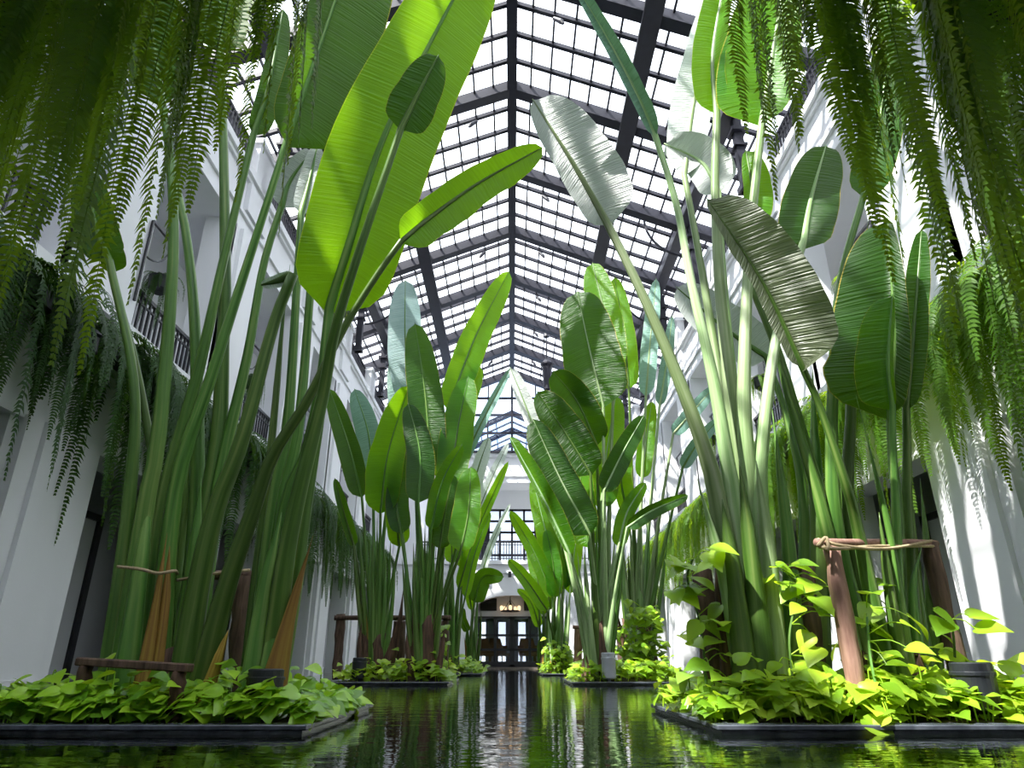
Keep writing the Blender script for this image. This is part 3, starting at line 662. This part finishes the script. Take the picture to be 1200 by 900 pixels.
palm('palm inside the rough log frame at the right end of the nearest right island', ground(1050, 5.2), [
    LF([(1045,790),(1053,617),(1046,540),(1043,481)], (5.2,5.1), (32,10), [(1043,486),(1048,390),(1040,255)], 5.0, (66,14), (25,50), l='leaf_dark', curl=.2, tip=.25),
    LF([(1040,790),(1051,640),(1047,540),(1046,478)], (5.1,4.95), (30,8), [(1046,478),(1041,425),(1046,345)], 4.8, (34,5), (20,40), l='leaf'),
    LF([(1068,790),(1064,617),(1063,530),(1062,481)], (5.3,5.2), (32,10), [(1062,481),(1070,400),(1080,268)], 5.2, (14,13), (30,45), l='leaf_dark'),
    LF([(1060,790),(1045,640),(1025,550),(1003,463)], (5.0,4.9), (28,3)),
    LF([(1025,790),(980,617),(976,450),(985,330),(1012,230)], (5.5,5.4), (30,9), [(1012,230),(1030,150),(1042,50)], 5.3, (20,24), l='leaf_dark'),
    LF([(1030,790),(995,617),(997,487),(1000,350),(1020,250)], (5.6,5.6), (30,8)),
    LF([(1005,790),(968,617),(940,520),(915,433),(903,365)], (5.45,5.5), (32,9)),
    LF([(1012,790),(985,690),(963,617),(955,520),(952,430)], (5.55,5.6), (30,12)),
    LF([(1040,790),(1005,620),(992,570),(962,480),(940,430)], (5.0,4.6), (32,9), [(940,430),(893,330),(828,232)], 4.3, (10,52), (55,18), l='leaf_ribbed', curl=.15, ruf=.05),
    LF([(1082,790),(1075,690),(1070,590)], (5.3,5.35), (30,9)),
    LF([(1090,790),(1087,650),(1078,560)], (5.35,5.4), (28,6)),
    LF([(1045,790),(1022,690),(1000,610)], (5.0,5.0), (30,10)),
    LF([(1055,790),(1042,690),(1030,600)], (4.95,4.95), (30,10)),
    LF([(1075,790),(1070,700),(1080,640)], (5.1,5.1), (30,8)),
], None, (.3, .3), 4)

def farpalm(label, base, Y, leaves, nbare, spread, top, trunk, seed, pale=False, group=None, husks=()):
    r = random.Random(seed); L = []; bu, bv = base; k = FOC/(Y*.93)
    for i, (bl, dY, h, l) in enumerate(leaves):
        u0 = bu + r.uniform(-.14, .14)*k; s0 = bl[0]
        mid = (u0*.42+s0[0]*.58 + (bu-s0[0])*.05, bv*.45+s0[1]*.55)
        L.append(LF([(u0, bv), mid, s0], (Y+r.uniform(-.2, .2), Y+dY), (.17*k, .055*k), bl, Y+dY-r.uniform(-.2, .3), h, (r.uniform(5, 28), r.uniform(5, 28)), l, 'stalk_pale' if pale and r.random() < .5 else 'stalk', ruf=r.uniform(.015, .05), curl=r.uniform(0, .2)))
    for i in range(nbare):
        f = (i+.5)/nbare*2-1; u0 = bu+f*.15*k; ut = bu+f*spread+r.uniform(-4, 4); vt = top+r.uniform(0, 40)+abs(f)*25
        L.append(LF([(u0, bv), ((u0+ut)/2+f*2, (bv+vt)/2), (ut, vt)], (Y+r.uniform(-.3, .1), Y+r.uniform(-.3, .3)), (.17*k, .07*k), m='stalk_pale' if pale and r.random() < .5 else 'stalk'))
    for i in range(4):
        f = r.uniform(-1, 1); L.append(LF([(bu+f*.2*k, bv), (bu+f*.26*k, bv-.4*k), (bu+f*.36*k, bv-r.uniform(.7, 1.2)*k)], (Y-.1, Y), (.2*k, .04*k), m=r.choice(['husk', 'dead', 'husk']), k='dry_leaf_base'))
    for hp in husks: L.append(LF(hp, (Y-.35, Y-.3), (16, 4), m='husk', k='dry_leaf_base'))
    palm(label, ground(bu, Y), L, group, trunk, seed)
farpalm('palm with bluish leaves and a husk-covered foot, left one on the middle left island', (440, 787), 13.7, [
    ([(424,582),(408,520),(386,455)], .2, (14,12), 'leaf_dark'), ([(437,560),(431,505),(415,455)], .5, (15,14), 'leaf_teal'),
    ([(446,600),(455,530),(480,450)], -.3, (21,20), 'leaf'), ([(462,520),(466,470),(460,424)], .9, (12,12), 'leaf_teal'), ([(468,640),(462,590),(450,530)], -.1, (12,14), 'leaf'), ([(415,640),(403,600),(392,560)], .2, (6,7), 'leaf_dark')], 11, 28, 600, (.34, .7), 11, husks=[[(427,787),(421,762),(424,728)],[(452,787),(466,745),(473,688)],[(444,787),(458,760),(470,715)],[(432,787),(428,765),(430,740)]])
farpalm('palm with a long sunlit leaf reaching the roof ridge, right on middle left island', (497, 790), 13.0, [
    ([(483,470),(475,400),(475,327)], .9, (21,21), 'leaf_silver2'), ([(505,548),(498,460),(486,378)], .1, (21,20), 'leaf_dark'),
    ([(525,480),(557,395),(597,317)], .4, (16,18), 'leaf'), ([(528,565),(537,500),(549,440)], 0, (20,19), 'leaf'),
    ([(490,588),(492,530),(478,472)], -.5, (16,17), 'leaf_dark'), ([(540,645),(549,600),(552,546)], -.5, (19,14), 'leaf'),
    ([(515,642),(522,600),(531,555)], -.3, (13,12), 'leaf_dark'), ([(530,570),(562,500),(599,430)], .2, (6,6), 'leaf_teal'),
    ([(505,620),(518,565),(542,520)], -.4, (10,11), 'leaf'), ([(514,560),(540,480),(563,428)], .6, (16,15), 'leaf'), ([(470,625),(465,580),(478,520)], .3, (13,14), 'leaf_dark'),
    ([(550,590),(560,550),(573,512)], .5, (8,9), 'leaf_silver'), ([(520,520),(535,490),(548,500)], .3, (9,9), 'leaf_dark')], 14, 26, 600, (.3, 1.0), 12, husks=[[(510,787),(518,762),(521,735)],[(484,787),(478,765),(476,740)]])
farpalm('slim bright green palm on the farthest left island, nearer the middle of the pool', (528, 782), 19.8, [
    ([(537,690),(560,620),(596,540)], 0, (7,6), 'leaf'), ([(545,650),(566,585),(596,518)], .3, (7,7), 'leaf_silver'), ([(540,665),(547,610),(560,560)], .2, (9,9), 'leaf'), ([(530,660),(528,610),(520,570)], .2, (9,9), 'leaf'), ([(545,700),(556,650),(575,600)], -.2, (6,6), 'leaf')], 8, 12, 640, (.22, .5), 13)
farpalm('small dark palm with a drooping torn leaf at the back of the farthest left island', (553, 779), 21.6, [
    ([(556,705),(566,676),(591,676)], -.2, (9,12), 'leaf_dark'), ([(553,715),(545,670),(543,640)], .1, (5,6), 'leaf'), ([(560,690),(575,640),(598,590)], .2, (4,4), 'leaf_silver'), ([(548,740),(542,725),(543,712)], 0, (5,5), 'leaf_dark')], 6, 10, 690, (.15, .4), 14)
farpalm('big palm with broad dark glowing leaves, front one on the middle right island', (702, 786), 12.9, [
    ([(707,475),(691,410),(676,340)], -.2, (33,33), 'leaf_dark'), ([(720,430),(709,370),(694,307)], .4, (21,19), 'leaf'),
    ([(699,520),(676,470),(647,434)], -.1, (23,20), 'leaf_dark'), ([(692,555),(661,505),(629,458)], -.4, (20,24), 'leaf_dark'),
    ([(691,625),(656,560),(624,490)], -.6, (22,20), 'leaf_dark'), ([(668,650),(636,582),(597,511)], -.7, (5,14), 'leaf'),
    ([(708,575),(730,530),(755,486)], -.3, (13,13), 'leaf_dark'), ([(626,502),(612,465),(598,431)], .5, (8,10), 'leaf_silver'), ([(633,560),(625,530),(622,500)], .6, (6,6), 'leaf_silver'),
    ([(735,618),(765,598),(807,580)], -.8, (7,9), 'leaf_dark'), ([(704,595),(711,530),(722,462)], .3, (16,18), 'leaf'), ([(690,640),(680,590),(682,540)], .2, (18,18), 'leaf'), ([(735,600),(728,560),(735,520)], .4, (9,12), 'leaf'), ([(725,640),(735,600),(757,565)], .1, (10,9), 'leaf')], 13, 34, 600, (.28, .9), 15, True)
farpalm('palm with pale narrow leaves beside the white balconies, back one on the middle right island', (750, 786), 14.2, [
    ([(737,455),(731,390),(720,324)], .1, (15,13), 'leaf'), ([(757,464),(762,400),(769,326)], 0, (10,9), 'leaf_teal'), ([(773,475),(781,425),(788,370)], .2, (7,7), 'leaf_teal'),
    ([(789,508),(812,482),(838,452)], -.3, (8,9), 'leaf_teal'), ([(800,548),(816,522),(843,490)], -.4, (8,8), 'leaf_teal'), ([(752,560),(758,510),(764,470)], .3, (9,10), 'leaf')], 13, 32, 590, (.36, 1.0), 16, True, husks=[[(740,787),(731,755),(722,712)],[(752,787),(758,745),(768,705)],[(745,787),(735,765),(729,735)]])
farpalm('palm with upright broad leaves on the farthest right island, in front', (655, 780), 19.8, [
    ([(648,700),(625,645),(597,598)], -.2, (9,10), 'leaf'), ([(655,690),(640,625),(624,560)], 0, (12,12), 'leaf'), ([(661,690),(656,625),(648,565)], .2, (13,12), 'leaf_dark'), ([(668,695),(674,640),(684,590)], .2, (9,9), 'leaf'), ([(641,715),(617,680),(595,655)], -.3, (8,8), 'leaf'), ([(650,700),(648,660),(640,620)], -.2, (10,10), 'leaf')], 8, 14, 650, (.22, .5), 17, True)
farpalm('small palm half hidden at the back of the farthest right island', (638, 778), 21.6, [
    ([(637,720),(630,680),(620,640)], 0, (8,8), 'leaf'), ([(642,715),(645,670),(640,625)], .1, (9,9), 'leaf_dark'), ([(632,735),(622,705),(606,690)], 0, (6,6), 'leaf')], 6, 9, 690, (.15, .4), 18)
# ------------------------------------------------------------------ log supports, twine, lamps
def log(bm, a, b, ra, rb, seed=0):
    r = random.Random(seed); a = Vector(a); b = Vector(b); n = 9
    pts = [a.lerp(b, i/n) + Vector((r.uniform(-1, 1), r.uniform(-1, 1), 0))*ra*.12 for i in range(n+1)]
    tube(bm, pts, [(ra+(rb-ra)*i/n)*r.uniform(.9, 1.1) for i in range(n+1)], 10)
def support(name, label, loc, logs, twine=None):
    t = tag(empty(name, loc), label, 'plant support'); o = Vector(loc)
    for i, (n, a, b, ra, rb, m) in enumerate(logs):
        bm = B(); log(bm, a-o, b-o, ra, rb, i+int(abs(loc[0])*100)); obj(n, bm, m, t, True)
    for pts in twine or []:
        bm = B(); tube(bm, [p-o for p in catmull(pts, 24)], [.012]*25, 6); obj('twine', bm, 'twine', t, True)
def G(u, v, Y, z=.04):
    p = at(u, v, Y); p.z = z; return p
support('plant_support', 'rough log frame bound with twine around the right-hand palm', ground(1040, 4.8), [
    ('post', G(1003,808,4.75), at(974,640,4.75), .068, .055, 'bark_red'), ('post', G(1126,790,5.3), at(1087,636,5.3), .07, .06, 'bark'),
    ('crossbar', at(957,636,4.7), at(1097,637,5.3), .032, .03, 'bark_red')],
    [[at(960,641,4.66), at(985,643,4.62), at(1030,640,4.9), at(1095,640,5.25)], [at(958,632,4.74), at(990,640,4.66), at(1040,643,4.88), at(1092,634,5.25)], [at(958,640,4.64), at(968,630,4.66), at(970,644,4.62), at(960,634,4.7)]])
support('log_post', 'short forked log post behind climbing leaves, between the two nearest right palms', ground(948, 5.6), [
    ('post', G(952,790,5.4), at(946,664,5.4), .075, .06, 'bark'), ('crossbar', at(918,666,5.4), at(953,663,5.4), .035, .03, 'bark')])
support('log_post', 'dark log post with creeper at the outer foot of the fan of pale stalks', ground(835, 5.5), [('post', G(842,795,5.3), at(820,664,5.3), .095, .075, 'bark')])
support('log_rail', 'log rail on a bark post behind the nearest left palms, tied with twine', ground(262, 5.95), [
    ('post', G(283,800,5.9), at(286,676,5.9), .1, .085, 'bark'), ('post', G(206,790,5.9), at(204,676,5.9), .05, .045, 'bark'), ('crossbar', at(200,674,5.9), at(294,674,5.9), .045, .04, 'bark')],
    [[at(138,664,5.1), at(165,667,4.95), at(185,672,4.93), at(204,669,5.0), at(208,672,5.5)], [at(208,680,5.3), at(240,674,5.2), at(268,670,5.4), at(292,668,5.8)]])
t = tag(empty('low_bench_rail', ground(155, 4.75)), 'low plank rail on two short posts in the leaves at the left', 'plant support'); o = Vector(t.location)
a, b = at(93,775,4.85), at(223,783,4.6)
bm = B(); beam(bm, a-o, b-o, .08, .05); bmesh.ops.bevel(bm, geom=bm.edges[:], offset=.008, segments=1, affect='EDGES'); obj('plank', bm, 'bark', t)
for q, u in ((a.lerp(b, .08), 0), (a.lerp(b, .92), 0)):
    bm = B(); log(bm, Vector((q.x-o.x, q.y-o.y, -.03)), Vector((q.x-o.x, q.y-o.y, q.z-o.z-.02)), .05, .045, 5); obj('post', bm, 'husk', t, True)
def lamp(label, loc, r, h, mat='pot', group=None, tilt=0.0, z=None):
    t = tag(empty('garden_lamp', loc), label, 'lamp', group); t.rotation_euler = (0, tilt, 0)
    bm = B(); lathe(bm, [(r*.8, 0), (r, .02), (r, h*.78), (r*.97, h*.8)], 28); obj('housing', bm, mat, t)
    bm = B(); lathe(bm, [(r*1.06, h*.74), (r*1.06, h*.8), (r*.98, h*.82), (r*.98, h*.97), (r*.9, h), (r*.5, h)], 28); obj('hood', bm, mat, t)
    bm = B(); beam(bm, (0, 0, -.12), (0, 0, .01), .05, .05); obj('spike', bm, mat, t)
lamp('black drum lamp among leaves at the right end of the nearest right island', (2.98, 4.75, .09), .125, .3)
lamp('black drum lamp at the foot of the giant-leaf palm', (at(311,800,4.85).x, 4.85, .09), .12, .26)
lamp('black drum lamp at the front of the middle left island', (at(420,795,12.55).x, 12.55, .09), .12, .34)
lamp('pale grey drum lamp at the front of the middle right island', (at(714,795,12.5).x, 12.5, .09), .12, .42, 'pale_metal')
for x, y, k in ((at(472,770,14.4).x, 14.4, 'L'), ):
    support('log_rail', 'log rail with two posts behind the palms of the middle left island', (x, y, .04), [
        ('post', G(395,790,14.3), at(398,738,14.3)+Vector((0,0,.3)), .1, .09, 'bark'), ('post', G(468,788,14.3), at(468,728,14.3), .13, .12, 'bark'), ('post', G(519,786,14.3), at(519,728,14.3), .13, .12, 'bark'),
        ('crossbar', at(392,724,14.2), at(528,724,14.2), .05, .05, 'bark')])
support('log_rail', 'log rail with two posts behind the palms of the middle right island', (at(700,770,14.4).x, 14.5, .04), [
    ('post', G(677,786,14.5), at(677,735,14.5), .09, .08, 'bark_red'), ('post', G(730,786,14.5), at(727,735,14.5), .1, .09, 'bark'), ('crossbar', at(671,735,14.45), at(745,735,14.45), .04, .04, 'bark_red')])

# ------------------------------------------------------------------ ferns
def frond_mesh(L, out, seed, pin=.075, gap=.022):
    """One arching, hanging frond that starts at the origin and goes out along +X, then down."""
    r = random.Random(seed); bm = B(); uvl = bm.loops.layers.uv.new('UVMap'); n = int(L/gap)
    pts = []; p = Vector((0, 0, 0)); a = R(r.uniform(20, 50)); yaw = r.uniform(-.25, .25); step = L/n; bend = out
    for i in range(n+1):
        pts.append(p.copy()); s = i/n
        ang = a - (a+R(86))*min(1, (s*L/bend))**.8
        p = p + Vector((math.cos(ang)*math.cos(yaw), math.cos(ang)*math.sin(yaw) + .1*math.sin(s*5+seed)*.3, math.sin(ang)))*step
    tube(bm, pts[::3] if len(pts[::3]) > 3 else pts, [.0035*(1-.7*i/len(pts[::3])) for i in range(len(pts[::3]))], 4, cap=False)
    for i in range(3, n):
        s = i/n; T = (pts[i+1]-pts[i-1]).normalized(); S = T.cross(Vector((math.cos(yaw), math.sin(yaw), 0.6))).normalized(); Nn = S.cross(T)
        ln = pin*(min(1, s/.12))*(1-max(0, (s-.55)/.45)**1.6*.9)*r.uniform(.85, 1.1); w = gap*.44
        for sd in (-1, 1):
            d = (S*sd + T*r.uniform(.12, .45) + Nn*r.uniform(-.4, .15)).normalized(); q = pts[i]
            tip = q + d*ln + Vector((0, 0, -.25*ln)) + T*.12*ln; md = q + d*ln*.5 + Vector((0, 0, .02*ln))
            v = [bm.verts.new(x) for x in (q-T*w*.6, q+T*w*.6, md+T*w, tip, md-T*w)]
            for idx in ((0, 1, 2, 4), (4, 2, 3)):
                f = bm.faces.new([v[k] for k in idx])
                for lp in f.loops: lp[uvl].uv = (s, .5)
    me = bpy.data.meshes.new('frond'); bm.to_mesh(me); bm.free(); return me
FR = {}
def fronds(kind, mat):
    if (kind, mat) not in FR:
        spec = {'wall': [(1.2+.25*i, .7+.28*(i % 4), 10+i, .115, .036) for i in range(7)], 'near': [(1.0+.15*i, .35+.06*(i % 3), 40+i, .07, .0195) for i in range(7)]}[kind]
        FR[(kind, mat)] = [frond_mesh(*a) for a in spec]
        for me in FR[(kind, mat)]: me.materials.append(M[mat])
    return FR[(kind, mat)]
def fern(label, loc, face, width, n, kind, mat, group, lens=(.6, 1.1), spread=70, seed=0, up=.18, pl=True, keep=None):
    """face: yaw of the direction the fronds hang towards; planter trough runs across it."""
    t = tag(empty('hanging_fern', loc, face), label, 'fern', group); r = random.Random(seed)
    if pl:
        bm = B(); box(bm, -.22, .0, -width/2, width/2, -.02, .2); box(bm, -.24, .02, -width/2-.02, width/2+.02, .17, .21); obj('planter', bm, 'pot', t)
    meshes = fronds(kind, mat)
    for i in range(n):
        me = meshes[i % len(meshes)]; f = (r.random() if kind == 'near' else (i+.5)/n + r.uniform(-.06, .06))
        f = min(1, max(0, f)); s = r.uniform(*lens)
        if keep: s *= keep(f)
        if s < .12: continue
        c = bpy.data.objects.new('frond', me); C.objects.link(c); c.parent = t
        c.location = (r.uniform(-.18, -.04), (f-.5)*width, .17)
        c.rotation_euler = (0, 0, R(r.uniform(-spread, spread))+ (f-.5)*R(60)); c.scale = (s*r.uniform(.6, 1.0), s, s)
    return t
for s, nm in ((-1, 'left'), (1, 'right')):
    for k, o in enumerate(BAYS[1:7]):
        face = math.pi if s > 0 else 0.0; n = 100 if k < 3 else (70 if k < 4 else 50)
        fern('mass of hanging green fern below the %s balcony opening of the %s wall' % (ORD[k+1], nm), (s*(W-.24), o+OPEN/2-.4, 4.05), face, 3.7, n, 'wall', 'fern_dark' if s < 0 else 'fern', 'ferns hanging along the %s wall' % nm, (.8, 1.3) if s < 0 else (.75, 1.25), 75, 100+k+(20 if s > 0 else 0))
fern('dense dark fern hanging from the slab overhead, across the upper left of the view', (-1.52, 1.62, 2.78), math.pi/2, 1.4, 90, 'near', 'fern', 'ferns hanging from the slab overhead', (.75, 1.0), 75, 1, keep=lambda f: .9+.2*f)
fern('loose yellow-green fern hanging from the slab overhead, across the upper right of the view', (1.68, 1.62, 2.78), math.pi/2, 1.7, 92, 'near', 'fern', 'ferns hanging from the slab overhead', (.8, 1.15), 75, 2, keep=lambda f: 1.45-.75*f)
fern('long trailing fern hanging from the slab overhead at the left edge of the view', (-2.1, 2.1, 2.95), 1.3, .9, 40, 'near', 'fern', 'ferns hanging from the slab overhead', (.9, 1.2), 75, 3)
fern('long trailing fern hanging from the slab overhead at the right edge of the view', (2.1, 2.1, 2.95), 1.8, .9, 34, 'near', 'fern', 'ferns hanging from the slab overhead', (1.0, 1.45), 75, 4)

for s, nm in ((-1, 'left'), (1, 'right')):
    for k in (2, 3, 4):
        o = BAYS[k]; x = s*(W-.06); y = o+.56; z = 5.72
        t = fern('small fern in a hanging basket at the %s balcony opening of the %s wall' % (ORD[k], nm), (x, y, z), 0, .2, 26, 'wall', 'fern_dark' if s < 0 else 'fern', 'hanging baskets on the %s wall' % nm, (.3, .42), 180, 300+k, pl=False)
        bm = B(); lathe(bm, [(.08, -.16), (.15, -.1), (.17, .06), (.18, .1)], 14, (-.1, 0, .05)); obj('basket', bm, 'pot', t)
t = fern('small bushy plant in a trough on the top floor parapet at the left', (-5.2, 19.0, 10.62), 0, .7, 30, 'wall', 'fern', None, (.25, .4), 180, 320)

# ------------------------------------------------------------------ golden pothos
def heart(bm, p, d, nrm, size):
    d = d.normalized(); s = d.cross(nrm).normalized(); nrm = s.cross(d)
    prof = [(0, .1), (.06, .3), (.18, .44), (.34, .46), (.52, .38), (.7, .25), (.86, .11), (1, .012)]
    rows = []
    for t, w in prof:
        c = p + d*(size*t) - nrm*(size*.3*t*t); e = size*w; bk = d*(size*.07*max(0, 1-t*6)); row = []
        for f in (-1, -.55, 0, .55, 1):
            row.append(bm.verts.new(c + s*e*f + nrm*(e*(.42*abs(f)-.26*f*f)) - bk*abs(f)))
        rows.append(row)
    for a, b in zip(rows, rows[1:]):
        for k in range(4):
            f = bm.faces.new((a[k], a[k+1], b[k+1], b[k])); f.smooth = True
def ground_cover(key, n, size, hmax, mat='pothos'):
    x0, x1, y0, y1 = ISL[key]; r = random.Random(sum(map(ord, key))); bm = B()
    for i in range(n):
        x = r.uniform(x0+.02, x1-.02); y = y0+.17+(y1-y0-.24)*r.random()**1.5
        e = min(1, min(x-x0, x1-x, y-y0, y1-y)/.35); z = .07 + (r.random()**.8 + (r.random() < .1)*r.uniform(.2, .8))*hmax*(.35+.65*e)
        d = Vector((r.uniform(-1, 1), r.uniform(-1.3, .5), r.uniform(-.25, .25)))
        sz = size*r.uniform(.6, 1.15); nm = Vector((r.uniform(-.55, .55), r.uniform(-.9, .15), 1)).normalized()
        heart(bm, Vector((x, y, z)), d, nm, sz)
        if i % 4 == 0: tube(bm, [Vector((x-d.x*.03, y, .05)), Vector((x, y, z))], [.006, .005], 4, cap=False)
    o = obj('pothos_foliage', bm, mat); tag(o, 'low carpet of lime green heart-shaped leaves on the ' + NM[key], 'ground cover', None, 'stuff')
ground_cover('L1', 1500, .14, .19, 'pothos_left'); ground_cover('R1', 1600, .14, .24, 'pothos_sun'); ground_cover('L2', 500, .17, .3, 'pothos_sun'); ground_cover('R2', 500, .17, .32, 'pothos_sun'); ground_cover('L3', 420, .16, .3, 'pothos_sun'); ground_cover('R3', 420, .16, .34, 'pothos_sun')
def vine(label, path, n, size, spread, seed, mat='pothos_sun'):
    r = random.Random(seed); pts = catmull(path, 30); o = Vector((path[0].x, path[0].y, .04)); t = tag(empty('pothos_vine', o), label, 'climbing plant')
    bm = B(); tube(bm, [p-o for p in pts], [.009]*31, 5); obj('stem', bm, 'stalk', t)
    bm = B()
    for i in range(n):
        q0 = pts[r.randrange(31)] - o; p = q0 + Vector((r.uniform(-1, 1), r.uniform(-1, .3), r.uniform(-.5, .5)))*spread
        heart(bm, p, Vector((r.uniform(-1, 1), r.uniform(-1, .2), r.uniform(-.5, .15))), Vector((r.uniform(-.4, .4), -.5, 1)).normalized(), size*r.uniform(.65, 1.2)); tube(bm, catmull([q0, q0.lerp(p, .6)+Vector((0, 0, .03)), p], 5), [.004]*6, 4, cap=False)
    tag(obj('foliage', bm, mat, t), kind='stuff')
vine('leafy creeper climbing the dark post at the outer left of the right-hand palms', [G(826,800,5.1), at(822,740,5.1), at(806,680,5.05), at(812,655,5.0)], 34, .18, .16, 1)
vine('leafy creeper climbing the short forked post between the right-hand palms', [G(930,805,4.9), at(925,750,4.95), at(935,690,5.1), at(920,670,5.1)], 40, .19, .2, 2)
vine('single creeper rising in front of the dark right-hand log', [G(1110,800,4.9), at(1118,750,4.85), at(1108,715,4.85)], 12, .19, .14, 3)
vine('creeper at the foot of the reddish log post', [G(1030,810,4.6), at(1020,770,4.7), at(1015,700,5.0)], 26, .18, .2, 4)
vine('bushy creeper covering the foot of the pale-leaved palm on the middle right island', [G(757,790,13.6), at(757,745,13.5), at(752,712,13.4)], 190, .17, .3, 5)
vine('creeper climbing the husk beside the front palm of the middle right island', [G(733,790,13.9), at(732,750,13.8), at(728,735,13.8)], 50, .16, .2, 6)
vine('bushy creeper on the farthest right island', [G(660,785,19.6), at(655,765,19.6), at(650,755,19.6)], 70, .17, .3, 7)
vine('thin creeper on the log beside the tall middle left palm', [G(521,790,13.8), at(521,760,13.8), at(520,735,13.8)], 26, .14, .12, 8)
vine('young creeper leaf shoot at the left plank rail', [G(64,830,4.8), at(65,800,4.75), at(66,788,4.75)], 5, .2, .06, 9, 'pothos')
